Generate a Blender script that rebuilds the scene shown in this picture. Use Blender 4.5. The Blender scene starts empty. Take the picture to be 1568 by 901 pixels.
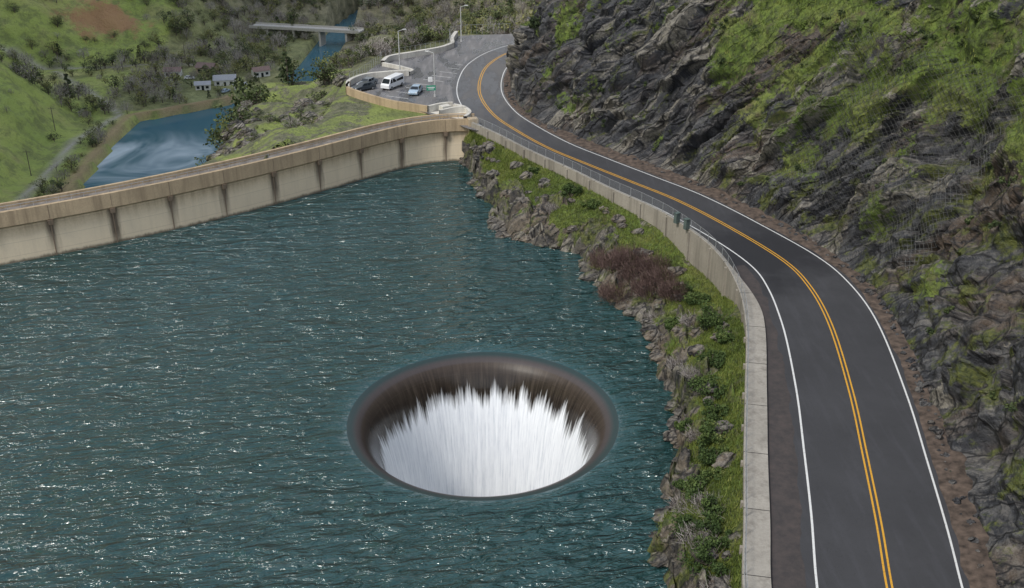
import bpy, math, random
import numpy as np
from mathutils import Vector
rng=np.random.default_rng(7); random.seed(7)
sc=bpy.context.scene
# ---------------------------------------------------------------- noise
def h3(ix,iy,iz,seed=0):
    n=(ix.astype(np.int64)*374761393+iy.astype(np.int64)*668265263+iz.astype(np.int64)*2147483647%4294967291+seed*974711)&0xffffffff
    n=((n^(n>>13))*1274126177)&0xffffffff
    n=((n^(n>>16))*2246822519)&0xffffffff
    return ((n^(n>>15))&0xffffff)/float(0xffffff)
def vnoise(p,seed=0):
    i=np.floor(p); f=p-i; f=f*f*f*(f*(f*6-15)+10); r=0
    for a in (0,1):
        wa=f[:,0] if a else 1-f[:,0]
        for b in (0,1):
            wb=f[:,1] if b else 1-f[:,1]
            for c in (0,1):
                wc=f[:,2] if c else 1-f[:,2]
                r=r+wa*wb*wc*h3(i[:,0]+a,i[:,1]+b,i[:,2]*7+c*7,seed)
    return r*2-1
def fbm(p,o=4,seed=0):
    r=0;a=1.;t=0
    for k in range(o):
        r=r+a*vnoise(p*(2.03**k)+17.3*k,seed+k); t+=a; a*=.5
    return r/t
def cells(p,seed=0):
    i=np.floor(p); best=np.full(len(p),9.); second=np.full(len(p),9.); val=np.zeros(len(p))
    for a in(-1,0,1):
        for b in(-1,0,1):
            for c in(-1,0,1):
                X,Y,Z=i[:,0]+a,i[:,1]+b,i[:,2]+c
                d=(X+h3(X,Y,Z*7,seed)-p[:,0])**2+(Y+h3(X,Y,Z*7,seed+1)-p[:,1])**2+(Z+h3(X,Y,Z*7,seed+2)-p[:,2])**2
                v=h3(X,Y,Z*7,seed+3)
                m=d<best
                second=np.where(m,best,np.minimum(second,d)); val=np.where(m,v,val); best=np.where(m,d,best)
    return val,np.sqrt(second)-np.sqrt(best)
def ss(a,b,x):
    t=np.clip((x-a)/(b-a),0,1); return t*t*(3-2*t)
# ---------------------------------------------------------------- curves
def resample(pts,n):
    P=np.array(pts,float); Q=np.vstack([2*P[0]-P[1],P,2*P[-1]-P[-2]]); out=[]
    for i in range(1,len(Q)-2):
        for t in np.linspace(0,1,24,endpoint=False):
            a,b,c,d=Q[i-1],Q[i],Q[i+1],Q[i+2]
            out.append(.5*((2*b)+(-a+c)*t+(2*a-5*b+4*c-d)*t*t+(-a+3*b-3*c+d)*t**3))
    out.append(P[-1]); out=np.array(out)
    s=np.r_[0,np.cumsum(np.linalg.norm(np.diff(out[:,:2],axis=0),axis=1))]
    u=np.linspace(0,s[-1],n)
    return np.stack([np.interp(u,s,out[:,k]) for k in range(out.shape[1])],1)
def normals(P):
    t=np.gradient(P[:,:2],axis=0); t/=np.linalg.norm(t,axis=1)[:,None]
    return np.stack([-t[:,1],t[:,0]],1)
def offset(P,d):
    d=np.asarray(d,float); d=d[:,None] if d.ndim else d
    return P[:,:2]+normals(P)*d
# ---------------------------------------------------------------- mesh
def link(o): sc.collection.objects.link(o); return o
def qmesh(name,V,F,mats,mi=None,smooth=False,attrs=None,parent=None):
    V=np.asarray(V,np.float32); F=np.asarray(F,np.int32)
    me=bpy.data.meshes.new(name); k=F.shape[1]
    me.vertices.add(len(V)); me.vertices.foreach_set('co',V.ravel())
    me.loops.add(F.size); me.loops.foreach_set('vertex_index',F.ravel())
    me.polygons.add(len(F)); me.polygons.foreach_set('loop_start',np.arange(0,F.size,k,dtype=np.int32))
    me.polygons.foreach_set('loop_total',np.full(len(F),k,np.int32))
    if mi is not None: me.polygons.foreach_set('material_index',np.asarray(mi,np.int32))
    for m in (mats if isinstance(mats,list) else [mats]): me.materials.append(m)
    me.update(calc_edges=True)
    me.polygons.foreach_set('use_smooth',np.full(len(F),smooth,bool))
    for n,a in (attrs or {}).items():
        a=np.asarray(a,np.float32)
        if a.ndim==1: me.attributes.new(n,'FLOAT','POINT').data.foreach_set('value',a)
        else: me.attributes.new(n,'FLOAT_VECTOR','POINT').data.foreach_set('vector',a.ravel())
    o=link(bpy.data.objects.new(name,me))
    if parent: o.parent=parent
    return o
def gridfaces(nr,nc):
    i=np.arange(nr*nc).reshape(nr,nc)
    return np.stack([i[:-1,:-1],i[:-1,1:],i[1:,1:],i[1:,:-1]],-1).reshape(-1,4)
def strip(name,A,B,z,mat,parent=None,m=1):
    n=len(A); rows=[]
    for t in np.linspace(0,1,m+1): rows.append(np.c_[A[:,:2]*(1-t)+B[:,:2]*t, np.full(n,1.)*z])
    return qmesh(name,np.vstack(rows),gridfaces(m+1,n)[:,::-1],mat,parent=parent)
def sweep(name,P,prof,mats,seg=None,parent=None,zoff=0,closed=True,sta=False):
    N=normals(P); n=len(P); k=len(prof)
    V=np.zeros((n,k,3))
    for j,(o,z) in enumerate(prof):
        V[:,j,:2]=P[:,:2]+N*o; V[:,j,2]=z+zoff
    idx=np.arange(n*k).reshape(n,k); F=[];mi=[]
    for j in range(k if closed else k-1):
        j2=(j+1)%k
        F.append(np.stack([idx[:-1,j],idx[1:,j],idx[1:,j2],idx[:-1,j2]],1)); mi+= [seg[j] if seg else 0]*(n-1)
    at=None
    if sta:
        s=np.r_[0,np.cumsum(np.linalg.norm(np.diff(P[:,:2],axis=0),axis=1))]; at={'sta':np.repeat(s[-1]-4-s,k)/6.9}
    return qmesh(name,V.reshape(-1,3),np.vstack(F),mats,mi,parent=parent,attrs=at)
def poly(name,pts,z,mat,parent=None):
    me=bpy.data.meshes.new(name); me.from_pydata([(x,y,z) for x,y in pts],[],[list(range(len(pts)))])
    me.materials.append(mat); o=link(bpy.data.objects.new(name,me)); o.parent=parent; return o
def boxv(c,s,rot=0,taper=1):
    x,y,z=s[0]/2,s[1]/2,s[2]/2; V=[]
    for dz in(-1,1):
        for dx,dy in((-1,-1),(1,-1),(1,1),(-1,1)):
            k=taper if dz>0 else 1
            a,b=dx*x*k,dy*y*k
            V.append((c[0]+a*math.cos(rot)-b*math.sin(rot),c[1]+a*math.sin(rot)+b*math.cos(rot),c[2]+dz*z))
    return V,[(3,2,1,0),(4,5,6,7),(0,1,5,4),(1,2,6,5),(2,3,7,6),(3,0,4,7)]
class B:
    def __init__(s): s.V=[];s.F=[];s.M=[];s.T=[];s.n=0
    def add(s,V,F,m=0,t=0.5):
        V=np.asarray(V,float);F=np.asarray(F,int); s.V.append(V); s.F.append(F+s.n); s.n+=len(V)
        s.M.append(np.full(len(F),m) if np.isscalar(m) else m); s.T.append(np.full(len(V),t) if np.isscalar(t) else t)
    def box(s,c,sz,rot=0,m=0,taper=1): s.add(*boxv(c,sz,rot,taper),m)
    def tube(s,a,b,r0,r1,m=0,k=6,t=.5):
        a=np.array(a,float);b=np.array(b,float); d=b-a; d/=np.linalg.norm(d)+1e-9
        u=np.cross(d,[.3,.9,.2]); u/=np.linalg.norm(u); w=np.cross(d,u)
        an=np.arange(k)*2*np.pi/k; ring=np.cos(an)[:,None]*u+np.sin(an)[:,None]*w
        V=np.vstack([a+ring*r0,b+ring*r1]); i=np.arange(k);j=(i+1)%k
        s.add(V,np.stack([i,j,j+k,i+k],1),m,t)
    def arr(s): return np.vstack(s.V),np.vstack(s.F),np.concatenate(s.M),np.concatenate(s.T)
    def obj(s,name,mats,parent=None,smooth=False):
        V,F,M,T=s.arr(); return qmesh(name,V,F,mats,M,smooth,{'tint':T},parent)
def empty(name): return link(bpy.data.objects.new(name,None))
# ---------------------------------------------------------------- materials
class NT:
    def __init__(s,name):
        s.m=bpy.data.materials.new(name); s.m.use_nodes=True; s.t=s.m.node_tree; s.t.nodes.clear()
        s.out=s.n('ShaderNodeOutputMaterial'); s.p=s.n('ShaderNodeBsdfPrincipled'); s.l(s.p.outputs[0],s.out.inputs[0])
        s.g=s.n('ShaderNodeNewGeometry'); s.pos=s.g.outputs['Position']
    def n(s,t,**k):
        x=s.t.nodes.new(t)
        for a,b in k.items(): setattr(x,a,b)
        return x
    def l(s,a,b): s.t.links.new(a,b)
    def set(s,inp,v):
        if hasattr(v,'is_linked') or hasattr(v,'links'): s.l(v,inp)
        else: inp.default_value=v
    def vmul(s,v,k):
        x=s.n('ShaderNodeVectorMath',operation='MULTIPLY'); s.set(x.inputs[0],v); s.set(x.inputs[1],k); return x.outputs[0]
    def math(s,op,a,b=0,c=0,clamp=False):
        x=s.n('ShaderNodeMath',operation=op,use_clamp=clamp); s.set(x.inputs[0],a); s.set(x.inputs[1],b)
        s.set(x.inputs[2],c); return x.outputs[0]
    def noise(s,v,scale,detail=4,rough=.55,dist=0):
        x=s.n('ShaderNodeTexNoise'); s.l(v,x.inputs['Vector']); x.inputs['Scale'].default_value=scale
        x.inputs['Detail'].default_value=min(detail,5); x.inputs['Roughness'].default_value=rough; x.inputs['Distortion'].default_value=dist
        return x.outputs['Fac']
    def vor(s,v,scale=1):
        x=s.n('ShaderNodeTexVoronoi',feature='DISTANCE_TO_EDGE'); s.l(v,x.inputs['Vector']); x.inputs['Scale'].default_value=scale; return x.outputs['Distance']
    def ramp(s,f,stops):
        x=s.n('ShaderNodeValToRGB'); s.l(f,x.inputs[0]); e=x.color_ramp.elements
        while len(e)<len(stops): e.new(.5)
        for i,(p,c) in enumerate(stops):
            e[i].position=p; c=(c,c,c) if np.isscalar(c) else c; e[i].color=(*c,1)
        return x.outputs[0]
    def mix(s,f,a,b,mode='MIX'):
        x=s.n('ShaderNodeMix',data_type='RGBA',blend_type=mode); s.set(x.inputs[0],f)
        for q,v in((6,a),(7,b)):
            if isinstance(v,tuple): x.inputs[q].default_value=(*v,1)
            else: s.l(v,x.inputs[q])
        return x.outputs[2]
    def attr(s,n,o='Fac'):
        x=s.n('ShaderNodeAttribute'); x.attribute_name=n; return x.outputs[o]
    def bump(s,h,st=.5,dist=.1,prev=None):
        x=s.n('ShaderNodeBump'); s.set(x.inputs['Height'],h); x.inputs['Strength'].default_value=st; x.inputs['Distance'].default_value=dist
        if prev is not None: s.l(prev,x.inputs['Normal'])
        return x.outputs[0]
    def sep(s,v):
        x=s.n('ShaderNodeSeparateXYZ'); s.l(v,x.inputs[0]); return x.outputs
    def done(s,col=None,rough=None,normal=None,**k):
        if col is not None:
            if isinstance(col,tuple): s.p.inputs['Base Color'].default_value=(*col,1)
            else: s.l(col,s.p.inputs['Base Color'])
        if rough is not None: s.set(s.p.inputs['Roughness'],rough)
        if normal is not None: s.l(normal,s.p.inputs['Normal'])
        for a,b in k.items(): s.set(s.p.inputs[a],b)
        return s.m
def plain(name,c,r=.6,var=.25,scale=3,metal=0,spec=.5):
    t=NT(name); n=t.noise(t.pos,scale,4)
    col=t.ramp(n,[(.3,tuple(x*(1-var) for x in c)),(.7,tuple(min(1,x*(1+var)) for x in c))])
    return t.done(col,r,t.bump(n,.2,.03),Metallic=metal,**{'Specular IOR Level':spec})
def m_concrete(name,base,stain,zline=True,joints=False):
    t=NT(name); z=t.sep(t.pos)[2]
    big=t.noise(t.pos,.25,5,.6); st=t.noise(t.vmul(t.pos,(1.2,1.2,.10)),1.,5,.68); fine=t.noise(t.pos,5,5,.7)
    c=t.ramp(big,[(.3,tuple(x*.75 for x in base)),(.7,base)])
    c=t.mix(t.ramp(st,[(.47,0),(.70,.75)]),c,stain)
    c=t.mix(t.ramp(fine,[(.35,.35),(.6,0)]),c,tuple(x*.5 for x in base))
    if zline:
        pale=t.ramp(t.math('ADD',t.math('MULTIPLY',z,.2),t.math('MULTIPLY',t.noise(t.pos,.6,4),.16)),[(.1,1),(.60,1),(.86,0)])
        c=t.mix(t.math('MULTIPLY',pale,.6),c,(.80,.68,.50))
        if joints:
            a=t.attr('sta'); fr=t.math('ABSOLUTE',t.math('SUBTRACT',t.math('FRACT',t.math('ADD',a,.5)),.5))
            wob=t.math('ADD',fr,t.math('MULTIPLY',t.math('SUBTRACT',st,.5),.26))
            up=t.ramp(t.math('ADD',t.math('MULTIPLY',z,.16),t.math('MULTIPLY',t.noise(t.vmul(t.pos,(.3,.3,.05)),1,3),1.1)),[(.5,.2),(.95,1)])
            c=t.mix(t.math('MULTIPLY',t.ramp(wob,[(.0,.95),(.03,.85),(.11,0)]),up),c,(.07,.05,.035))
            fr2=t.math('ABSOLUTE',t.math('SUBTRACT',t.math('FRACT',t.math('MULTIPLY',z,.62)),.5))
            c=t.mix(t.ramp(fr2,[(0,.3),(.03,0)]),c,(.16,.12,.08))
        wet=t.ramp(t.math('ADD',t.math('MULTIPLY',z,.6),t.math('MULTIPLY',st,.5)),[(.3,1),(.5,0)])
        c=t.mix(t.math('MULTIPLY',wet,.85),c,(.09,.07,.045))
    return t.done(c,.85,t.bump(fine,.4,.04))
M_dam=m_concrete('dam_concrete',(.60,.48,.32),(.27,.20,.125),True,True)
M_pier=m_concrete('pier_concrete',(.54,.43,.29),(.20,.15,.10))
M_dam2=m_concrete('dam_parapet_concrete',(.52,.395,.25),(.22,.16,.10),False)
M_deck=plain('dam_deck_surface',(.17,.155,.14),.9,.4,1.2)
M_stain=m_concrete('dam_joint_stain',(.26,.19,.13),(.09,.065,.045),False)
M_wall=m_concrete('retaining_wall_concrete',(.36,.325,.27),(.11,.095,.075),False)
M_kerb=m_concrete('parapet_concrete',(.40,.37,.32),(.18,.16,.135),False)
M_white=m_concrete('barrier_concrete',(.70,.67,.60),(.4,.37,.32),False)
def m_asphalt(name,a,b,wet=0):
    t=NT(name); n=t.noise(t.pos,.22,4,.6); f=t.noise(t.pos,30,3,.7); lo=t.noise(t.vmul(t.pos,(1.,.12,1.)),1.6,4,.6)
    c=t.ramp(n,[(.3,a),(.7,b)]); c=t.mix(.25,c,t.ramp(f,[(.3,.02),(.7,.13)]))
    c=t.mix(t.ramp(lo,[(.5,0),(.75,.45)]),c,tuple(x*1.7 for x in b))
    r=.8
    if not wet:
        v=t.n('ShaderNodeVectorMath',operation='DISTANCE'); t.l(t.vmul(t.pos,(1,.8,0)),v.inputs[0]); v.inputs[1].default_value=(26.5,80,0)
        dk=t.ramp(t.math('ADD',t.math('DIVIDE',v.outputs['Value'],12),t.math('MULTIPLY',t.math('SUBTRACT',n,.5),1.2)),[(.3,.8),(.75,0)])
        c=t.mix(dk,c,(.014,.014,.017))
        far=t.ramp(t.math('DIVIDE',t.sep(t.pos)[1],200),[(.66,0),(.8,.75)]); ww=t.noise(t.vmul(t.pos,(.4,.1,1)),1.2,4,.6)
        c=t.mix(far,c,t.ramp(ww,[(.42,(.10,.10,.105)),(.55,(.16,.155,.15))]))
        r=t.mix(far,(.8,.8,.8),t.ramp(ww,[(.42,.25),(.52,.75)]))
        crack=t.noise(t.pos,.5,5,.75,1.5); c=t.mix(t.ramp(t.math('ABSOLUTE',t.math('SUBTRACT',crack,.5)),[(0,.45),(.006,0)]),c,(.012,.012,.013))
    if wet:
        w=t.noise(t.vmul(t.pos,(.35,.1,1)),1.3,5,.6); r=t.ramp(w,[(.48,.75),(.56,.2)])
        c=t.mix(t.ramp(w,[(.48,0),(.56,.6)]),c,(.05,.055,.07))
    return t.done(c,r,t.bump(f,.3,.01))
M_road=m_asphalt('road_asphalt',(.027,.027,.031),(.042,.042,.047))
M_lot=m_asphalt('parking_asphalt',(.15,.145,.145),(.22,.21,.205),1)
def m_paint(name,c):
    t=NT(name); n=t.noise(t.pos,6,5,.7)
    return t.done(t.mix(t.ramp(n,[(.54,0),(.72,.8)]),c,tuple(x*.25 for x in c)),.6)
M_pw=m_paint('white_paint',(.68,.68,.66)); M_py=m_paint('yellow_paint',(.66,.34,.03))
M_dirt=plain('dirt_verge',(.085,.062,.048),.95,.65,1.6)
M_metal=plain('galvanised_steel',(.38,.39,.40),.5,.15,5,.4)
M_pole=plain('lamp_pole_paint',(.5,.5,.49),.5,.1)
def m_foliage(name,stops,tr=.25):
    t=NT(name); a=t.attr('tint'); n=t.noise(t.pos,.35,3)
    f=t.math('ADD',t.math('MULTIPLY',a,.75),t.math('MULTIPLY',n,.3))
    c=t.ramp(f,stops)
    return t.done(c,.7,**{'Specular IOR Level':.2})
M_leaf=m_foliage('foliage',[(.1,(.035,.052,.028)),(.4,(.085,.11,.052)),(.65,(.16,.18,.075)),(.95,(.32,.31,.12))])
M_cleaf=m_foliage('cliff_foliage',[(.1,(.018,.03,.014)),(.4,(.04,.058,.025)),(.65,(.085,.11,.04)),(.95,(.18,.19,.07))])
M_bush=m_foliage('bush_foliage',[(.1,(.02,.036,.012)),(.45,(.048,.078,.024)),(.75,(.095,.135,.038)),(.95,(.20,.21,.07))])
M_twig=m_foliage('bare_twigs',[(.1,(.12,.10,.09)),(.5,(.25,.22,.20)),(.95,(.40,.37,.34))])
M_redtwig=m_foliage('reddish_twigs',[(.1,(.055,.035,.03)),(.5,(.125,.08,.068)),(.95,(.21,.145,.125))])
M_bark=plain('bark',(.11,.09,.075),.9,.4,4)
M_grassb=m_foliage('grass_blades',[(.1,(.06,.085,.018)),(.5,(.135,.175,.035)),(.95,(.27,.28,.08))])
def grasscol(t):
    g=t.noise(t.pos,.12,5,.65); g2=t.noise(t.pos,1.3,5,.75)
    c=t.ramp(g,[(.3,(.085,.135,.022)),(.5,(.135,.19,.035)),(.7,(.20,.21,.065))])
    c=t.mix(t.ramp(g2,[(.40,.85),(.58,0)]),c,(.037,.046,.02))
    return t.mix(t.ramp(t.noise(t.pos,.31,5,.7),[(.55,0),(.68,.7)]),c,(.125,.095,.062))
def m_rock(name,pal,bank=False):
    t=NT(name); st=t.attr('strata','Vector')
    s1=t.noise(t.vmul(st,(.12,1.3,.4)),1.,5,.68,.3); s2=t.noise(t.vmul(st,(.4,5.,1.3)),1.,3,.7); big=t.noise(t.vmul(st,(.05,.16,.10)),1,5,.6); fine=t.noise(t.pos,2.0,5,.75)
    wv=t.n('ShaderNodeVectorMath',operation='ADD'); nzc=t.n('ShaderNodeTexNoise'); t.l(st,nzc.inputs['Vector']); nzc.inputs['Scale'].default_value=.5; nzc.inputs['Detail'].default_value=3
    t.l(t.vmul(st,(.30,1.2,.5)),wv.inputs[0]); t.l(nzc.outputs['Color'],wv.inputs[1]); v1=t.vor(wv.outputs[0],.8)
    k=1. if bank else .78
    c=t.ramp(s1,pal)
    c=t.mix(t.ramp(big,[(.50,0),(.60,.7)]),c,(.115,.078,.050) if not bank else (.19,.145,.10))
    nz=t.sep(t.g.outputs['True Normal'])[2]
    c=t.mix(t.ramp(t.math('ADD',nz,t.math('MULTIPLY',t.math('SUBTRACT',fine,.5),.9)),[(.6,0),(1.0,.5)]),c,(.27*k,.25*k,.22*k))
    c=t.mix(t.ramp(t.math('ADD',t.attr('cell'),t.math('MULTIPLY',t.math('SUBTRACT',s1,.5),.7)),[(.70,0),(.79,.8)]),c,(.34*k,.31*k,.255*k))
    c=t.mix(t.ramp(s2,[(.38,.75),(.51,0)]),c,(.013,.013,.017))
    c=t.mix(t.ramp(fine,[(.36,.65),(.52,0)]),c,(.016,.017,.022))
    c=t.mix(t.ramp(v1,[(.0,.95),(.03,.6),(.06,0)]),c,(.008,.008,.010))
    mo=t.math('ADD',t.noise(t.vmul(st,(.25,.7,.4)),1,5,.75),t.math('MULTIPLY',t.attr('moss'),.3))
    moss=t.ramp(mo,[(.62,0),(.70,.85)])
    c=t.mix(moss,c,t.ramp(fine,[(.38,(.03,.043,.012)),(.6,(.125,.14,.025))]))
    gm=t.ramp(t.math('ADD',t.attr('grass'),t.math('MULTIPLY',t.math('SUBTRACT',t.noise(t.pos,.9,5,.8),.5),1.9)),[(.44,0),(.56,1)])
    c=t.mix(gm,c,grasscol(t))
    hh=t.math('ADD',t.math('MULTIPLY',fine,.5),t.math('ADD',t.math('MULTIPLY',s1,.6),t.math('MULTIPLY',t.math('MINIMUM',v1,.10),3.0)))
    b=t.bump(hh,1.,.5)
    r=t.ramp(s2,[(.4,.42),(.6,.8)])
    return t.done(c,t.mix(gm,r,(.95,.95,.95)),b)
M_rock=m_rock('cliff_rock',[(.3,(.016,.018,.024)),(.45,(.040,.042,.049)),(.53,(.074,.075,.080)),(.62,(.135,.13,.125)),(.74,(.25,.23,.20))])
M_bank=m_rock('bank_rock',[(.3,(.035,.031,.028)),(.45,(.10,.088,.072)),(.58,(.20,.18,.145)),(.75,(.34,.31,.26))],True)
def m_terrain():
    t=NT('valley_ground'); g=t.noise(t.pos,.018,5,.6); g2=t.noise(t.pos,.16,5,.75); g3=t.noise(t.pos,.05,5,.7)
    c=t.ramp(g,[(.3,(.24,.32,.075)),(.5,(.34,.40,.10)),(.7,(.46,.43,.17))])
    c=t.mix(t.ramp(g3,[(.52,0),(.66,.5)]),c,(.34,.28,.15))
    c=t.mix(t.ramp(g2,[(.40,.65),(.54,0)]),c,(.14,.16,.065))
    c=t.mix(t.attr('wood'),c,t.ramp(g2,[(.35,(.10,.10,.055)),(.65,(.30,.275,.17))]))
    c=t.mix(t.ramp(t.math('ADD',t.attr('red'),t.math('MULTIPLY',t.noise(t.pos,.07,5,.75),1.1)),[(.86,0),(1.0,.85)]),c,(.42,.22,.12))
    c=t.mix(t.attr('path'),c,(.42,.39,.33))
    rk=t.ramp(t.math('ADD',t.attr('rock'),t.math('MULTIPLY',t.noise(t.pos,.25,5,.75),1.1)),[(.86,0),(.93,1)])
    c=t.mix(rk,c,t.ramp(t.noise(t.pos,.8,5,.75),[(.35,(.05,.045,.035)),(.65,(.28,.25,.19))]))
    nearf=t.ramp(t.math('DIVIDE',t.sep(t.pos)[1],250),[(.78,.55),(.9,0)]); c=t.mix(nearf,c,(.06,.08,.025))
    c=t.mix(t.attr('reed'),c,(.38,.27,.16))
    return t.done(c,.95,t.bump(g2,.9,2.5))
M_ter=m_terrain()
CX,CY=-2.5,76.7
def m_water():
    t=NT('lake_water')
    mp=t.n('ShaderNodeMapping'); mp.inputs['Rotation'].default_value=(0,0,math.radians(-12)); t.l(t.pos,mp.inputs[0])
    a=t.vmul(mp.outputs[0],(.40,1.15,1)); w1=t.noise(a,.45,2,.5,.6); w2=t.noise(a,1.1,3,.55,1.0); w3=t.noise(a,2.8,2,.5,.6)
    gust=t.noise(t.vmul(t.pos,(1,.6,1)),.035,4,.55)
    c=t.mix(t.ramp(gust,[(.35,0),(.65,1)]),(.016,.053,.050),(.026,.074,.077))
    xyz=t.sep(t.pos); dx=t.math('SUBTRACT',xyz[0],CX); dy=t.math('SUBTRACT',xyz[1],CY)
    r=t.math('SQRT',t.math('ADD',t.math('MULTIPLY',dx,dx),t.math('MULTIPLY',dy,dy)))
    calm=t.ramp(t.math('DIVIDE',r,30),[(.39,.06),(.47,1)])
    amp=t.ramp(gust,[(.3,.6),(.6,1)])
    s_=t.math('ADD',t.math('MULTIPLY',w1,1.7),t.math('ADD',t.math('MULTIPLY',w2,1.15),t.math('MULTIPLY',w3,.22)))
    h=t.math('MULTIPLY',t.math('SUBTRACT',s_,1.53),t.math('MULTIPLY',calm,amp))
    b=t.bump(h,1.,1.1)
    return t.done(c,.09,b,IOR=1.38,**{'Specular IOR Level':1.0})
M_water=m_water()
def m_spill():
    t=NT('spillway_water'); xyz=t.sep(t.pos); dx=t.math('SUBTRACT',xyz[0],CX); dy=t.math('SUBTRACT',xyz[1],CY)
    r=t.math('SQRT',t.math('ADD',t.math('MULTIPLY',dx,dx),t.math('MULTIPLY',dy,dy)))
    cb=t.n('ShaderNodeCombineXYZ'); t.l(t.math('DIVIDE',dx,r),cb.inputs[0]); t.l(t.math('DIVIDE',dy,r),cb.inputs[1]); t.l(t.math('MULTIPLY',xyz[2],.006),cb.inputs[2])
    st=t.noise(cb.outputs[0],46,4,.65); st2=t.noise(cb.outputs[0],6.0,3,.55)
    rr=t.math('DIVIDE',r,12)
    c=t.ramp(st,[(.3,(.012,.010,.009)),(.5,(.028,.022,.017)),(.7,(.06,.048,.037))])
    c=t.mix(t.ramp(rr,[(.78,0),(.87,.8)]),c,t.ramp(st,[(.25,(.042,.032,.026)),(.75,(.085,.065,.052))]))  # lighter brown up the funnel wall: light from above put into the colour
    c=t.mix(t.ramp(rr,[(.872,0),(.885,.7)]),c,(.075,.066,.068))
    c=t.mix(t.ramp(rr,[(.905,0),(.945,.95)]),c,(.028,.05,.05))
    ny=t.math('DIVIDE',dy,r)
    th=t.math('ADD',t.math('ADD',t.math('MULTIPLY',xyz[2],-.17),t.math('MULTIPLY',ny,.13)),t.math('ADD',t.math('MULTIPLY',st2,1.25),t.math('MULTIPLY',st,.55)))
    fo=t.ramp(t.math('MULTIPLY',th,.5),[(.74,0),(.86,1)])
    fc=t.ramp(t.math('ADD',t.math('MULTIPLY',st,.8),t.math('MULTIPLY',t.noise(t.vmul(t.pos,(1.5,1.5,.3)),3,4,.7),.2)),[(.30,(.58,.61,.65)),(.48,(.76,.78,.80)),(.62,(.85,.87,.88))])
    c=t.mix(fo,c,fc)
    b=t.bump(st,.25,.05)
    return t.done(c,t.mix(fo,t.ramp(rr,[(.8,.15),(.86,.42)]),(.85,.85,.85)),b,IOR=1.33)
M_spill=m_spill()
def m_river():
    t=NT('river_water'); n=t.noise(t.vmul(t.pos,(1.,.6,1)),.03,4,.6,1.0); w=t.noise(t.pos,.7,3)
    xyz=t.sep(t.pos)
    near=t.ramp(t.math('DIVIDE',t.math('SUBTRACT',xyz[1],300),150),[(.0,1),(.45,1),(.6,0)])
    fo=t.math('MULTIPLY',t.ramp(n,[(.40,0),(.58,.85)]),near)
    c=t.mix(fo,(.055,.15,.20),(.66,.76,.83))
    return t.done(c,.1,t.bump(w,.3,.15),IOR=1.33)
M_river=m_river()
# ---------------------------------------------------------------- world, sun, camera
SUN_EL,SUN_AZ=math.radians(50),math.radians(228)   # azimuth clockwise from +Y
w=bpy.data.worlds.new('World'); sc.world=w; w.use_nodes=True; t=w.node_tree
bg=t.nodes['Background']; sky=t.nodes.new('ShaderNodeTexSky'); sky.sky_type='NISHITA'; sky.sun_disc=False
sky.sun_elevation=SUN_EL; sky.sun_rotation=SUN_AZ
tc=t.nodes.new('ShaderNodeTexCoord'); nz=t.nodes.new('ShaderNodeTexNoise'); nz.inputs['Scale'].default_value=3.4; nz.inputs['Detail'].default_value=5
mp=t.nodes.new('ShaderNodeMapping'); mp.inputs['Scale'].default_value=(1,1,2.2); t.links.new(tc.outputs['Generated'],mp.inputs[0]); t.links.new(mp.outputs[0],nz.inputs['Vector'])
sx=t.nodes.new('ShaderNodeSeparateXYZ'); t.links.new(tc.outputs['Generated'],sx.inputs[0])
ma=t.nodes.new('ShaderNodeMath'); ma.operation='MULTIPLY_ADD'; t.links.new(sx.outputs[2],ma.inputs[0]); ma.inputs[1].default_value=-.26; ma.inputs[2].default_value=.13
mb=t.nodes.new('ShaderNodeMath'); mb.operation='ADD'; t.links.new(ma.outputs[0],mb.inputs[0]); t.links.new(nz.outputs['Fac'],mb.inputs[1])
rp=t.nodes.new('ShaderNodeValToRGB'); rp.color_ramp.elements[0].position=.44; rp.color_ramp.elements[1].position=.60; rp.color_ramp.elements[0].color=(.14,.14,.14,1); rp.color_ramp.elements[1].color=(.95,.95,.95,1)
t.links.new(mb.outputs[0],rp.inputs[0])
mx=t.nodes.new('ShaderNodeMix'); mx.data_type='RGBA'; t.links.new(rp.outputs[0],mx.inputs[0]); t.links.new(sky.outputs[0],mx.inputs[6]); mx.inputs[7].default_value=(10.4,10.8,11.4,1)
t.links.new(mx.outputs[2],bg.inputs[0]); bg.inputs[1].default_value=.15
L=bpy.data.lights.new('sun','SUN'); L.energy=2.6; L.angle=math.radians(10); L.color=(1,.95,.87)
lo=link(bpy.data.objects.new('sun',L))
d=Vector((math.sin(SUN_AZ)*math.cos(SUN_EL),math.cos(SUN_AZ)*math.cos(SUN_EL),math.sin(SUN_EL)))
lo.rotation_euler=(-d).to_track_quat('-Z','Y').to_euler()
cam=bpy.data.cameras.new('camera'); co=link(bpy.data.objects.new('camera',cam)); sc.camera=co
co.location=(0,0,49); co.rotation_euler=(math.radians(90-25.9),0,0); cam.sensor_width=36; cam.lens=36.73; cam.clip_end=8000; cam.clip_start=.5
sc.view_settings.view_transform='Standard'; sc.view_settings.look='None'; sc.view_settings.exposure=0
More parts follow.
